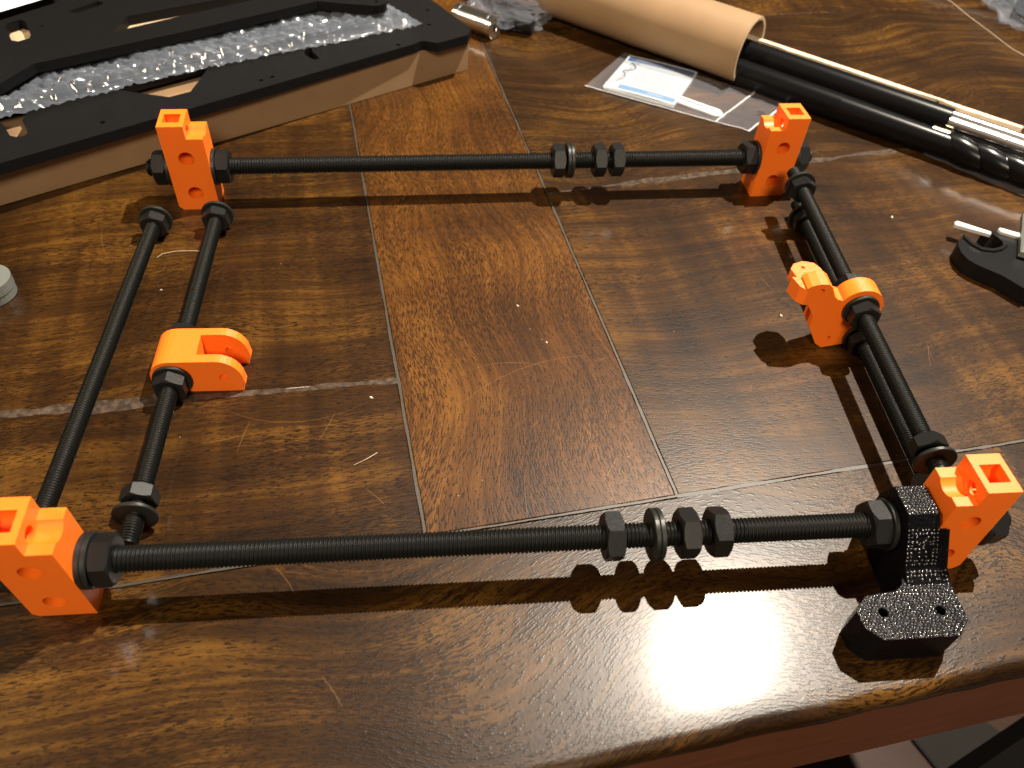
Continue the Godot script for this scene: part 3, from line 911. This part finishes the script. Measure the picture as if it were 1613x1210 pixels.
func make_box_group() -> void:
	var at := v3(-47, 0, -515)
	var bb := box_basis()
	var bx := thing("cardboard_box", "flat brown cardboard box under the black metal plates at the back left", "box", at, bb)
	obj("side_panel", blk(0, 0.4, 0, 360, 21.7, 2.4, 0.3), M.board, bx)
	obj("side_panel", blk(0, 0.4, 2.5, 2.4, 21.7, 260, 0.3), M.board, bx)
	obj("lid", blk(2.5, 16.0, 2.5, 360, 18.4, 260), M.board, bx)
	# big black plate lying on the box
	var pl := thing("frame_plate", "black metal plate with cut-outs and screw holes lying directly on the cardboard box", "metal plate", at, bb)
	var c := csg("plate", M.plate, pl)
	cpoly_y(c, [Vector2(360, -13), Vector2(41.5, -1.5), Vector2(37.5, -0.2), Vector2(34.5, -0.6), Vector2(29, -7.5), Vector2(6, -7.5), Vector2(-1, -1), Vector2(-3, 47), Vector2(-8, 130), Vector2(-8, 250), Vector2(360, 250)], 22, 27.8)
	cpoly_y(c, [Vector2(292, 60), Vector2(257, 60), Vector2(257, 33), Vector2(262, 25), Vector2(262, 13), Vector2(264.5, 9.5), Vector2(268.5, 9.5), Vector2(271, 13), Vector2(271, 26), Vector2(274, 31), Vector2(292, 33)], 10, 40, true)
	cpoly_y(c, [Vector2(214, 36), Vector2(206, 26), Vector2(191, 10.5), Vector2(179, 10.5), Vector2(164, 27), Vector2(156, 38)], 10, 40, true)
	cpoly_y(c, [Vector2(103, 24), Vector2(105.5, 20), Vector2(105.5, 15), Vector2(104, 10.5), Vector2(101.5, 9.5), Vector2(100, 12), Vector2(100, 20), Vector2(98, 26)], 10, 40, true)
	for q in [[229, 2.5], [8, 36], [19, 17], [51, 2.5], [141, 3.0], [134, 3.6]]:
		ccyl(c, Vector3(q[0], 26, q[1]), "y", 1.3, 10, true, 16)
	# bubble wrap packet
	var bw := thing("bubble_wrap_packet", "clear bubble wrap packet squeezed between the two black metal plates", "bubble wrap", at, bb)
	var nz := FastNoiseLite.new(); nz.seed = 4; nz.frequency = 0.035
	var nf := FastNoiseLite.new(); nf.seed = 6; nf.frequency = 0.16; nf.fractal_octaves = 3
	var top := func(u: float, v: float) -> Vector3:
		var x := lerpf(24.0, 330.0, u)
		var zf := lerpf(17.0, 29.0, smoothstep(0.0, 0.55, u)) + nf.get_noise_1d(x * 0.8) * 2.0 - 4.0 * smoothstep(0.12, 0.0, u) * 0.0
		var z := zf + 46.0 * v
		if u < 0.07:
			x += 14.0 * (1.0 - u / 0.07) * v * 0.4
		var edge := smoothstep(0.0, 0.14, v) * smoothstep(0.0, 0.05, u)
		var h := 28.8 + 5.2 * edge + nz.get_noise_2d(x, z) * 2.2 * edge + absf(nf.get_noise_2d(x, z)) * 3.0 + nf.get_noise_2d(x * 3.1, z * 3.1) * 0.7
		# hexagonal rows of bubbles
		var s := 9.0
		var row := floorf(z / (s * 0.866))
		var cx := (floorf(x / s - 0.5 * fposmod(row, 2.0)) + 0.5 + 0.5 * fposmod(row, 2.0)) * s
		var cz := (row + 0.5) * s * 0.866
		var d := Vector2(x - cx, z - cz).length() / (s * 0.44)
		if d < 1.0:
			h += 1.7 * sqrt(1.0 - d * d) * edge
		return Vector3(x, minf(h, 37.4 if z > 45.0 else 39.5), z)
	var st := begin(true)
	grid(240, 44, top, st)
	obj("bubble_film", st.commit(), M.bubble, bw)
	obj("packed_panel", blk(46, 28.3, 36, 340, 31.6, 66, 0.4), M.plate, bw)
	# upper frame
	var fr := thing("black_frame", "black metal frame with a long opening resting on the bubble wrap", "metal plate", at, bb)
	c = csg("plate", M.plate, fr)
	cpoly_y(c, [Vector2(335, 22), Vector2(290, 24), Vector2(264, 36), Vector2(244, 49.5), Vector2(238, 49), Vector2(160, 47.5), Vector2(80, 48.5), Vector2(54, 26.5), Vector2(51, 25), Vector2(46.5, 25), Vector2(43, 28), Vector2(43, 34), Vector2(52, 66), Vector2(54, 150), Vector2(150, 160), Vector2(215, 118), Vector2(290, 98), Vector2(335, 92)], 38, 43.2)
	cpoly_y(c, [Vector2(198, 66), Vector2(184, 82), Vector2(124, 79), Vector2(68, 82), Vector2(62, 76), Vector2(62, 70), Vector2(112, 68), Vector2(153, 68)], 30, 50, true)
	cpoly_y(c, [Vector2(243, 104), Vector2(236, 106), Vector2(234, 102), Vector2(236, 84), Vector2(238, 80), Vector2(244, 79), Vector2(246.5, 82), Vector2(245, 100)], 30, 50, true)
	cpoly_y(c, [Vector2(210, 104), Vector2(192, 110), Vector2(189, 107), Vector2(191, 104), Vector2(207, 99.5)], 30, 50, true)
	cpoly_y(c, [Vector2(268, 62), Vector2(262, 72), Vector2(285, 72), Vector2(290, 60)], 30, 50, true)
	ccyl(c, Vector3(49, 43, 30.5), "y", 1.4, 8, true, 16)
	ccyl(c, Vector3(228, 43, 92), "y", 1.0, 8, true, 16)
	# strip that shows inside the opening: the flap of another carton
	var ps := thing("carton_strip", "pale cardboard strip seen through the long opening of the upper black frame", "cardboard", at, bb)
	obj("strip", blk(58, 35.6, 71, 262, 37.6, 122, 0.4), M.kraft_cut, ps)
	# white sheet
	var sh := begin(true)
	grid(14, 10, func(u: float, v: float): return Vector3(lerpf(196, 330, u), 45.0 + 3.0 * v * sin(u * 3.0) + 2.0 * v, lerpf(124.0 - 0.245 * (lerpf(196, 330, u) - 212.0), 210.0, v)), sh)
	var pm := thing("paper_sheet", "plain white paper sheet lying on the upper black frame, top left corner", "paper", at, bb)
	obj("sheet", sh.commit(), M.paper, pm)

# ------------------------------------------------------------------ tube and its contents
func make_tube_group() -> void:
	var at := v3(137.6, 0, -532.1)
	var a := Vector3(0.844, 0, 0.536)
	var bs := Basis(a, Vector3.UP, a.cross(Vector3.UP))   # z = towards the viewer
	var t := thing("cardboard_tube", "brown cardboard tube lying at the back with its open end to the right", "tube", at, bs)
	var r := 21.5
	obj("wall", lathe([Vector2(0, r - 2.6), Vector2(0.3, r - 0.3), Vector2(0, r), Vector2(-420, r), Vector2(-420, r - 2.6), Vector2(0, r - 2.6)], 72), M.kraft, t, Transform3D(Basis(), v3(0, r, 0)))
	obj("rim", lathe([Vector2(0.05, r - 2.5), Vector2(0.45, r - 2.2), Vector2(0.45, r - 0.5), Vector2(0.05, r - 0.1)], 72), M.kraft_cut, t, Transform3D(Basis(), v3(0, r, 0)))
	# paper seam wound round the tube
	# black split liner with a pale cut edge
	var l := thing("split_liner", "black split liner with a pale cut edge, sticking out of the cardboard tube", "liner", at, bs)
	var st := begin(true)
	var prof := []
	for k in 15:
		var an := lerpf(PI * 0.94, PI * 1.62, k / 14.0)
		prof.append(Vector2(16.4 * cos(an), 19.2 + 16.4 * sin(an)))
	for k in 14:
		var p: Vector2 = prof[k]; var q: Vector2 = prof[k + 1]
		for i in 19:
			var x0 := -40.0 + i * 11.0; var x1 := x0 + 11.0
			quad(st, v3(x0, p.y, p.x), v3(x1, p.y, p.x), v3(x1, q.y, q.x), v3(x0, q.y, q.x))
	obj("shell", commit(st), M.gloss_black, l)
	var nz := FastNoiseLite.new(); nz.seed = 8; nz.frequency = 0.05
	st = begin()
	for i in 105:
		var x0 := -40.0 + i * 2.0; var x1 := x0 + 2.0
		var w0 := 4.2 + 1.0 * nz.get_noise_1d(x0 * 1.3) - 1.6 * smoothstep(100, 118, x0) * smoothstep(132, 120, x0); var w1 := 4.2 + 1.0 * nz.get_noise_1d(x1 * 1.3) - 1.6 * smoothstep(100, 118, x1) * smoothstep(132, 120, x1)
		if x0 > 150:
			w0 *= lerpf(1, 0.75, (x0 - 150) / 20.0); w1 *= lerpf(1, 0.75, (x1 - 150) / 20.0)
		var y := 23.4
		quad(st, v3(x0, y, -18.6), v3(x1, y, -18.6), v3(x1, y, -18.6 + w1), v3(x0, y, -18.6 + w0))
		quad(st, v3(x0, y, -18.6 + w0), v3(x1, y, -18.6 + w1), v3(x1, y - 3, -18.6 + w1), v3(x0, y - 3, -18.6 + w0))
		quad(st, v3(x0, y, -18.6), v3(x0, y - 4, -18.6), v3(x1, y - 4, -18.6), v3(x1, y, -18.6))
	quad(st, v3(170, 23.4, -18.6), v3(170, 23.4, -15.2), v3(170, 20.4, -15.2), v3(170, 19.4, -18.6))
	obj("cut_edge", commit(st), M.cream, l)
	# sleeve over the bright rods
	var sl := thing("rod_sleeve", "black plastic sleeve over the bright steel rods beside the cardboard tube's mouth", "sleeve", at, bs)
	obj("sleeve", lathe([Vector2(-60, 8.2), Vector2(131.5, 8.2), Vector2(132, 7.8), Vector2(132, 6.9), Vector2(60, 6.9)], 40), M.gloss_black, sl, Transform3D(Basis(), v3(0, 17.4, -5.0)))
	var pos := [Vector2(20.2, -8.0), Vector2(18.9, -1.3), Vector2(13.6, -4.6)]
	var lab := ["bright polished steel rod, rearmost in the black sleeve", "bright polished steel rod, frontmost in the black sleeve", "bright polished steel rod, lowest in the black sleeve"]
	for i in 3:
		var rod := thing("smooth_rod", lab[i], "steel rod", at, bs, "steel rods in the sleeve")
		obj("shaft", lathe([Vector2(-100, 0), Vector2(-100, 3.3), Vector2(262 + 6 * i, 3.3), Vector2(263 + 6 * i, 2.6), Vector2(263 + 6 * i, 0)], 32), M.chrome, rod, Transform3D(Basis(), v3(0, pos[i].x, pos[i].y)))
	# cable with spiral wrap
	var sw := thing("wrapped_cable", "black cable bundle in spiral wrap, frontmost of the things leaving the cardboard tube", "cable", at, bs)
	obj("cable", lathe([Vector2(-40, 8.4), Vector2(70, 8.4), Vector2(146, 7.4), Vector2(150, 7.0), Vector2(300, 6.8), Vector2(300, 0)], 36), M.gloss_black, sw, Transform3D(Basis(), v3(0, 8.8, 6.6)))
	for i in 9:
		# one turn of the wrap: a slanting band
		var b0 := 139.0 + i * 16.5
		var band := begin(true)
		for k in 36:
			for j in 4:
				var P := []
				for e in [[0, 0], [1, 0], [1, 1], [0, 1]]:
					var an: float = TAU * (k + e[0]) / 36.0
					var f: float = (j + e[1]) / 4.0
					var x: float = b0 + 15.6 * f + 6.0 * sin(an - 0.6)
					var rr := 7.9 + 0.9 * sin(PI * f) - 0.02 * (b0 - 139)
					P.append(v3(x, rr * cos(an), rr * sin(an)))
				quad(band, P[0], P[1], P[2], P[3])
		obj("wrap_turn", commit(band), M.gloss_black, sw, Transform3D(Basis(), v3(0, 8.8, 6.6)))
	var cn := thing("metal_ferrule", "small pale metal ferrule between the black sleeve and the spiral wrapped cable", "ferrule", at, bs)
	obj("ring", lathe([Vector2(126, 0), Vector2(126, 3.4), Vector2(136, 3.4), Vector2(136.6, 2.8), Vector2(136.6, 0)], 24), M.brass, cn, Transform3D(Basis(), v3(0, 13.6, 4.8)))
	obj("wire", lathe([Vector2(136, 1.0), Vector2(175, 1.0), Vector2(175, 0)], 10), M.brass, cn, Transform3D(Basis(), v3(0, 13.0, 5.4)))
	var wp := thing("clear_wrapper", "crumpled clear plastic wrapper under the spiral wrapped cable at the right edge", "wrapper", at, bs)
	st = begin(true)
	var nw := FastNoiseLite.new(); nw.seed = 18; nw.frequency = 0.03
	grid(50, 16, func(u: float, v: float): return Vector3(lerpf(128, 300, u), 0.6 + 2.4 * absf(nw.get_noise_2d(u * 150, v * 40)) + 3.0 * (1.0 - v), lerpf(-8.0, 12.0 + 9.0 * u * smoothstep(0.0, 0.35, u) + 6.0 * u, v)), st)
	obj("film", st.commit(), M.bag, wp)

# ------------------------------------------------------------------ bags
func make_bags() -> void:
	# zip bag with a card: corners on the table, given in mm
	var c00 := Vector2(31, -505); var c01 := Vector2(59, -559); var c10 := Vector2(134, -464); var c11 := Vector2(166, -505)
	var nz := FastNoiseLite.new(); nz.seed = 12; nz.frequency = 0.03
	var zb := thing("zip_bag", "small clear zip bag with a printed card inside, lying in front of the cardboard tube", "plastic bag")
	var at := func(u: float, v: float, lift := 0.0) -> Vector3:
		var p := c00.lerp(c10, u).lerp(c01.lerp(c11, u), v)
		var pad := smoothstep(0.02, 0.16, u) * smoothstep(0.78, 0.55, u) * smoothstep(0.02, 0.14, v) * smoothstep(0.98, 0.86, v)
		return Vector3(p.x, 0.7 + lift + 3.6 * pad + 1.1 * absf(nz.get_noise_2d(p.x * 1.6, p.y * 1.6)) * (1.0 if u > 0.62 else 0.3), p.y)
	var st := begin(true)
	grid(64, 40, func(u, v): return at.call(u, v), st)
	obj("film", st.commit(), M.film, zb)
	st = begin(true)
	grid(6, 40, func(u, v): return at.call(0.795 + 0.012 * u, v, 0.5 + 0.4 * sin(PI * u)), st)
	obj("zip_seal", st.commit(), M.film_seal, zb)
	st = begin(true)
	grid(30, 3, func(u, v): return at.call(u, 0.012 * v, 0.35), st)
	obj("seam", st.commit(), M.film_seal, zb)
	st = begin(true)
	grid(3, 30, func(u, v): return at.call(0.988 + 0.012 * u, v, 0.35), st)
	obj("seam", st.commit(), M.film_seal, zb)
	obj("hang_hole", slab(PackedVector2Array([Vector2(-2.2, -0.6), Vector2(2.2, -0.6), Vector2(2.6, 0), Vector2(2.2, 0.6), Vector2(-2.2, 0.6), Vector2(-2.6, 0)]), 0, 0.2), M.groove, zb, Transform3D(Basis(Vector3.UP, -0.5), v3(144.5, 2.4, -486.5)))
	# the card
	var cx := Vector2(47, 18).normalized()
	var cb := Basis(Vector3(cx.x, 0.02, cx.y).normalized(), Vector3.UP, Vector3(-cx.y, 0, cx.x))
	var cd := thing("printed_card", "white printed card with blue bands and a snake emblem inside the zip bag", "card", v3(41.5, 0, -502), Basis())
	var k0 := Vector3(42.5, 3.0, -502.5); var k1 := Vector3(88, 3.4, -484.5); var k2 := Vector3(107.5, 3.8, -532); var k3 := Vector3(62, 3.2, -550.5)
	var off := Vector3(41.5, 0, -502)
	st = begin(true)
	for i in 8:
		for j in 6:
			var P := []; var Uv := []
			for e in [[0, 0], [1, 0], [1, 1], [0, 1]]:
				var u: float = (i + e[0]) / 8.0; var v: float = (j + e[1]) / 6.0
				P.append((k0.lerp(k1, u).lerp(k3.lerp(k2, u), v) - off + Vector3(0, 0.5 * sin(PI * u), 0)) * K); Uv.append(Vector2(u, 1 - v))
			uv_tri(st, [P[0], P[2], P[1]], [Uv[0], Uv[2], Uv[1]]); uv_tri(st, [P[0], P[3], P[2]], [Uv[0], Uv[3], Uv[2]])
	obj("face", commit(st), M.card, cd)
	var under := PackedVector2Array()
	for q in [k0, k1, k2, k3]:
		under.append(Vector2(q.x - off.x, q.z - off.z) * 0.985 + Vector2(0.4, 0.6))
	obj("stock", slab(under, 1.2, 2.9), M.card_back, cd)
	# white plastic clip beside the card
	var clip := thing("white_clip", "slim white plastic strip inside the zip bag, right of the card", "plastic strip", v3(104, 0, -490), Basis(Vector3.UP, deg_to_rad(-30)))
	obj("strip", slab(PackedVector2Array([Vector2(-16, -4), Vector2(14, -4), Vector2(19, 1), Vector2(14, 4), Vector2(-16, 4)]), 0.8, 2.2, 0.5), M.white_plastic, clip)
	obj("slot", blk(-13, 2.2, -0.9, 4, 2.35, 0.5), M.groove, clip)
	# bag with a bearing at the top
	blob_bag("plastic_bag", "crumpled clear plastic bag with a steel bearing at the top centre beside the cardboard tube", Vector3(-25, 0, -603), Vector3(29, 22, 40), 3, 0.6, [Vector2(-0.55, -1.0), Vector2(1.0, 0.95)])
	var br := thing("linear_bearing", "steel cylinder bearing lying in the clear bag beside the cardboard tube", "bearing", v3(-47, 8.2, -573), Basis(Vector3.UP, deg_to_rad(-32)))
	obj("shell", lathe([Vector2(-17, 3), Vector2(-17, 7.4), Vector2(-16.6, 7.9), Vector2(-12.8, 7.9), Vector2(-12.8, 7.4), Vector2(-11.8, 7.4), Vector2(-11.8, 7.9), Vector2(12, 7.9), Vector2(12, 7.4), Vector2(13, 7.4), Vector2(13, 7.9), Vector2(16.6, 7.9), Vector2(17, 7.4), Vector2(17, 3)], 40), M.chrome, br)
	var br2 := thing("linear_bearing", "dark steel cylinder bearing deeper in the clear bag beside the cardboard tube", "bearing", v3(-21, 7.4, -580), Basis(Vector3.UP, deg_to_rad(-12)))
	obj("shell", lathe([Vector2(-15, 0), Vector2(-15, 7.0), Vector2(15, 7.0), Vector2(15, 0)], 36), M.matt_black, br2)
	blob_bag("plastic_bag", "crumpled clear plastic bag with dark contents at the top right corner", Vector3(402, 0, -672), Vector3(46, 30, 52), 9, 0.45, [])
	var dk := thing("dark_part", "dark part inside the clear bag at the top right corner", "part", v3(404, 9, -672), Basis(Vector3.UP, 0.4))
	obj("body", slab(PackedVector2Array([Vector2(-24, -20), Vector2(20, -22), Vector2(26, 16), Vector2(-18, 22)]), -8.5, 8, 2.5), M.matt_black, dk)
	var ld := thing("dark_part", "dark object at the top edge left of the corner bag", "part", v3(352, 0, -742), Basis(Vector3.UP, -0.5))
	obj("body", slab(PackedVector2Array([Vector2(-30, -20), Vector2(40, -20), Vector2(44, 14), Vector2(-22, 16)]), 0.5, 14, 3), M.matt_black, ld)

func blob_bag(called: String, label: String, at: Vector3, size: Vector3, sd: int, crease: float, _x: Array) -> void:
	var o := thing(called, label, "plastic bag", at * K)
	var n1 := FastNoiseLite.new(); n1.seed = sd; n1.frequency = 0.9; n1.fractal_type = FastNoiseLite.FRACTAL_RIDGED; n1.fractal_octaves = 3
	var n2 := FastNoiseLite.new(); n2.seed = sd + 1; n2.frequency = 0.7
	var st := begin(false)
	grid(64, 40, func(u: float, v: float):
		var a := TAU * u; var b := PI * (v - 0.5)
		var d := Vector3(cos(a) * cos(b), sin(b), sin(a) * cos(b))
		var k := 0.82 + crease * 0.30 * n1.get_noise_3dv(d * 1.4) + 0.28 * n2.get_noise_3dv(d * 1.6)
		var p := d * k * size
		var y := p.y * 0.6 + size.y * 0.42
		return Vector3(p.x * (1.0 + 0.25 * (1.0 - clampf(y / size.y, 0, 1))), maxf(y, 0.4 + 0.3 * n1.get_noise_2d(p.x * 0.1, p.z * 0.1) + 0.3), p.z), st)
	obj("film", st.commit(), M.bag, o)

# ------------------------------------------------------------------ small things at the edges
func make_small() -> void:
	# cutter with a black hooked jaw
	var t := thing("hand_cutter", "black pliers-like hand tool with hooked jaws and bright blade at the right table edge", "tool", v3(243, 0, -350))
	var rel := func(pts: Array):
		var o := []
		for p in pts:
			o.append(p - Vector2(243, -350))
		return o
	var c := csg("jaw", M.tool_black, t)
	var jaw: Array = rel.call([Vector2(225.4, -350.7), Vector2(226.4, -354.6), Vector2(228.6, -358.0), Vector2(231.2, -360.3), Vector2(232.2, -357.3), Vector2(233.6, -353.2), Vector2(236.9, -350.0), Vector2(242.3, -349.6), Vector2(247.0, -351.6), Vector2(250.0, -354.6), Vector2(251.0, -358.0), Vector2(249.6, -361.0), Vector2(247.6, -364.2), Vector2(244.2, -367.6), Vector2(246.0, -368.4), Vector2(251.8, -366.0), Vector2(256.0, -362.4), Vector2(268, -358.5), Vector2(290, -345), Vector2(290, -292), Vector2(247.9, -319.8), Vector2(240.5, -328.5), Vector2(235.5, -332.0), Vector2(230.3, -335.6), Vector2(226.6, -339.8), Vector2(225.0, -345.0)])
	cpoly_y(c, jaw, 0.5, 9.0)
	cbox(c, Vector3(12.5, 3, -16), Vector3(15.5, 14, 40), true, Vector3(0, -14, 0))
	obj("jaw_lip", slab(PackedVector2Array(rel.call([Vector2(230.6, -360.2), Vector2(232.2, -357.3), Vector2(233.6, -353.2), Vector2(236.9, -350.0), Vector2(242.3, -349.6), Vector2(247.0, -351.6), Vector2(250.0, -354.6), Vector2(251.6, -353.2), Vector2(247.6, -349.4), Vector2(242.3, -347.2), Vector2(236.2, -347.6), Vector2(231.9, -351.8), Vector2(229.6, -357.6)])), 9.0, 10.2, 0.4), M.tool_black, t)
	obj("handle", slab(PackedVector2Array(rel.call([Vector2(260.5, -352), Vector2(276, -346), Vector2(330, -300), Vector2(318, -284), Vector2(262, -326), Vector2(256, -336)])), 3.0, 13.0, 2.5), M.tool_black, t)
	obj("blade", slab(PackedVector2Array(rel.call([Vector2(229.6, -371.6), Vector2(231.4, -373.2), Vector2(247.5, -365.6), Vector2(246.5, -363.2), Vector2(229.4, -369.6)])), 7.2, 9.4, 0.4), M.bright_steel, t)
	obj("blade", slab(PackedVector2Array(rel.call([Vector2(250.7, -366.4), Vector2(252.0, -367.8), Vector2(275, -358.5), Vector2(274, -354.6), Vector2(251.3, -364.4)])), 9.1, 11.0, 0.4), M.bright_steel, t)
	var g := thing("grey_plate", "flat grey plate lying over the hand tool at the right edge", "plate", v3(265.5, 0, -378.5), Basis(Vector3(0.38, 0, -0.925).normalized(), Vector3.UP, Vector3(0.925, 0, 0.38).normalized()))
	obj("body", blk(-36, 10.0, 1.5, 2, 14.0, 40, 1.0), M.grey_plastic, g)
	# grey handle at the left edge
	var hb := Basis(Vector3(-0.83, 0, 0.55).normalized(), Vector3.UP, Vector3(-0.55, 0, -0.83).normalized())
	var h := thing("scissors", "rounded light grey scissors handle with a hole at the left edge of the table", "handle", v3(-238.5, 0, -262), hb)
	var hc := csg("upper_shell", M.grey_plastic, h)
	var cap := []
	for i in 17:
		var an := deg_to_rad(-90 + i * 180.0 / 16)
		cap.append(Vector2(-11 * cos(an), 10.5 * sin(an)))
	cap.append(Vector2(60, 10.5)); cap.append(Vector2(60, -10.5))
	cpoly_y(hc, cap, 4.6, 9.5)
	ccyl(hc, Vector3(-1, 8, 0), "y", 4.2, 20, true)
	hc = csg("lower_shell", M.grey_plastic, h)
	var cap2 := []
	for p in cap:
		cap2.append(p * 0.97)
	cpoly_y(hc, cap2, 0.4, 4.2)
	ccyl(hc, Vector3(-1, 2, 0), "y", 4.2, 20, true)
	# threads and crumbs
	var f := thing("loose_thread", "pale kinked thread lying on the table at the top right", "thread")
	obj("strand", wire([Vector3(326, 1.2, -712), Vector3(334, 0.8, -703), Vector3(340, 0.7, -676), Vector3(346, 0.6, -655), Vector3(355, 0.7, -620), Vector3(368, 0.7, -598), Vector3(392, 0.7, -570)], 0.26, 6, 0.7), M.fibre, f)
	var f2 := thing("loose_thread", "thin curled pale fibre on the table between the two short rods at the left", "thread")
	obj("strand", wire([Vector3(-176.0, 0.4, -297), Vector3(-174.5, 0.6, -300), Vector3(-169, 0.5, -303), Vector3(-161, 0.5, -304.5), Vector3(-153, 0.4, -305)], 0.16, 6), M.fibre, f2)
	var f3 := thing("loose_thread", "short pale fibre on the dark board left of the centre board", "thread")
	obj("strand", wire([Vector3(-58.5, 0.4, -184.5), Vector3(-54.0, 0.5, -188), Vector3(-50.5, 0.5, -191.5)], 0.14, 6), M.fibre, f3)
	var r := RandomNumberGenerator.new(); r.seed = 21
	var spots := [["white crumb on the centre board between the two long rods", -0.5, -285.0, 0.9], ["white flake on the dark board just left of the centre board", -58.0, -220.0, 1.0], ["white crumb at the top right in front of the loose thread", 231.0, -466.0, 1.4], ["pale crumb between the right bracket and the hand cutter", 203.0, -385.0, 1.2], ["pale crumb left of the orange holder, beside its shadow", 126.0, -294.0, 1.0], ["tiny white crumb near the far end of the short rods", -166.0, -275.0, 0.7], ["white crumb in front of the far long rod, mid table", 14.0, -262.0, 0.8]]
	for s in spots:
		var cr := thing("crumb", s[0], "crumb", v3(s[1], 0, s[2]), Basis(Vector3.UP, r.randf() * 6.0), "crumbs on the table")
		var e: float = s[3]
		obj("flake", slab(PackedVector2Array([Vector2(-e, -0.3 * e), Vector2(0.2 * e, -0.5 * e), Vector2(1.1 * e, 0.1 * e), Vector2(0.1 * e, 0.6 * e)]), 0.05, 0.5 * e, 0.12), M.crumb, cr)

func make_room() -> void:
	var fl := obj("floor", blk(-2500, -760, -2500, 2500, -740, 2500), M.floor)
	fl.set_meta("kind", "structure")
	fl.set_meta("label", "reddish wooden floor under the table")
	var m := thing("floor_mat", "dark grey mat on the floor beside the table leg", "mat", v3(525, -740, -379), Basis(Vector3.UP, 0.31))
	obj("pile", slab(PackedVector2Array([Vector2(0, 0), Vector2(104, 0), Vector2(140, 60), Vector2(200, 200), Vector2(50, 200)]), 0.5, 8, 2), M.mat, m)
	var ch := thing("chair", "black chair pushed near the front right corner of the table", "chair", v3(397, -740, -176), Basis(Vector3.UP, 0.54))
	obj("seat", slab(PackedVector2Array([Vector2(-180, -60), Vector2(300, -60), Vector2(300, 360), Vector2(-180, 360)]), 395, 440, 10), M.seat, ch)
	for q in [[-160, -40], [280, -40], [-160, 340], [280, 340]]:
		obj("leg", blk(q[0] - 15, 0, q[1] - 15, q[0] + 15, 394, q[1] + 15, 2), M.seat, ch)
	obj("backrest", blk(-170, 441, 325, 290, 560, 355, 8), M.seat, ch)

# ------------------------------------------------------------------
func _ready() -> void:
	rng.seed = 1
	var cam := Camera3D.new()
	cam.name = "camera"
	cam.fov = 51.03
	cam.near = 0.01
	cam.far = 30.0
	cam.transform = Transform3D(Basis(Vector3(0.99637683, 0.05763705, -0.06253939), Vector3(-0.08504825, 0.67524282, -0.73267587), Vector3(0.0, 0.73534013, 0.67769823)), Vector3(0, 0.2546258, 0))
	var lens := CameraAttributesPhysical.new()
	lens.frustum_focal_length = 25.13
	lens.frustum_focus_distance = 0.33
	lens.frustum_near = 0.01
	lens.frustum_far = 30.0
	lens.exposure_aperture = 13.0
	cam.attributes = lens
	add_child(cam)
	var we := WorldEnvironment.new()
	we.name = "world_environment"
	var env := Environment.new()
	env.background_mode = Environment.BG_COLOR
	env.background_color = Color(0.25, 0.22, 0.185)
	env.background_energy_multiplier = 1.0
	env.tonemap_mode = Environment.TONE_MAPPER_LINEAR
	env.tonemap_exposure = 1.0
	env.sdfgi_enabled = true
	env.ssao_enabled = true
	env.ssil_enabled = true
	we.environment = env
	add_child(we)
	# the ceiling lamp to the right and behind, and a second lamp low on the left
	var lamp := OmniLight3D.new()
	lamp.name = "ceiling_lamp_light"
	lamp.position = Vector3(0.43, 1.2, -0.70)
	lamp.light_color = Color(1.0, 0.955, 0.885)
	lamp.light_energy = 5.6
	lamp.light_size = 0.008
	lamp.omni_range = 8.0
	lamp.omni_attenuation = 2.0
	lamp.shadow_enabled = true
	add_child(lamp)
	var lamp2 := OmniLight3D.new()
	lamp2.name = "side_lamp_light"
	lamp2.position = Vector3(-1.1, 0.8, -0.15)
	lamp2.light_color = Color(1.0, 0.90, 0.76)
	lamp2.light_energy = 1.0
	lamp2.light_size = 0.08
	lamp2.omni_range = 8.0
	lamp2.omni_attenuation = 2.0
	lamp2.shadow_enabled = true
	add_child(lamp2)
	# the room's light behind the photographer
	var lamp3 := OmniLight3D.new()
	lamp3.name = "room_lamp_light"
	lamp3.position = Vector3(0.15, 1.5, 1.3)
	lamp3.light_color = Color(1.0, 0.92, 0.80)
	lamp3.light_energy = 4.0
	lamp3.light_size = 0.25
	lamp3.omni_range = 8.0
	lamp3.omni_attenuation = 2.0
	lamp3.shadow_enabled = true
	add_child(lamp3)
	make_materials()
	make_table()
	make_room()
	make_frames()
	make_box_group()
	make_tube_group()
	make_bags()
	make_small()
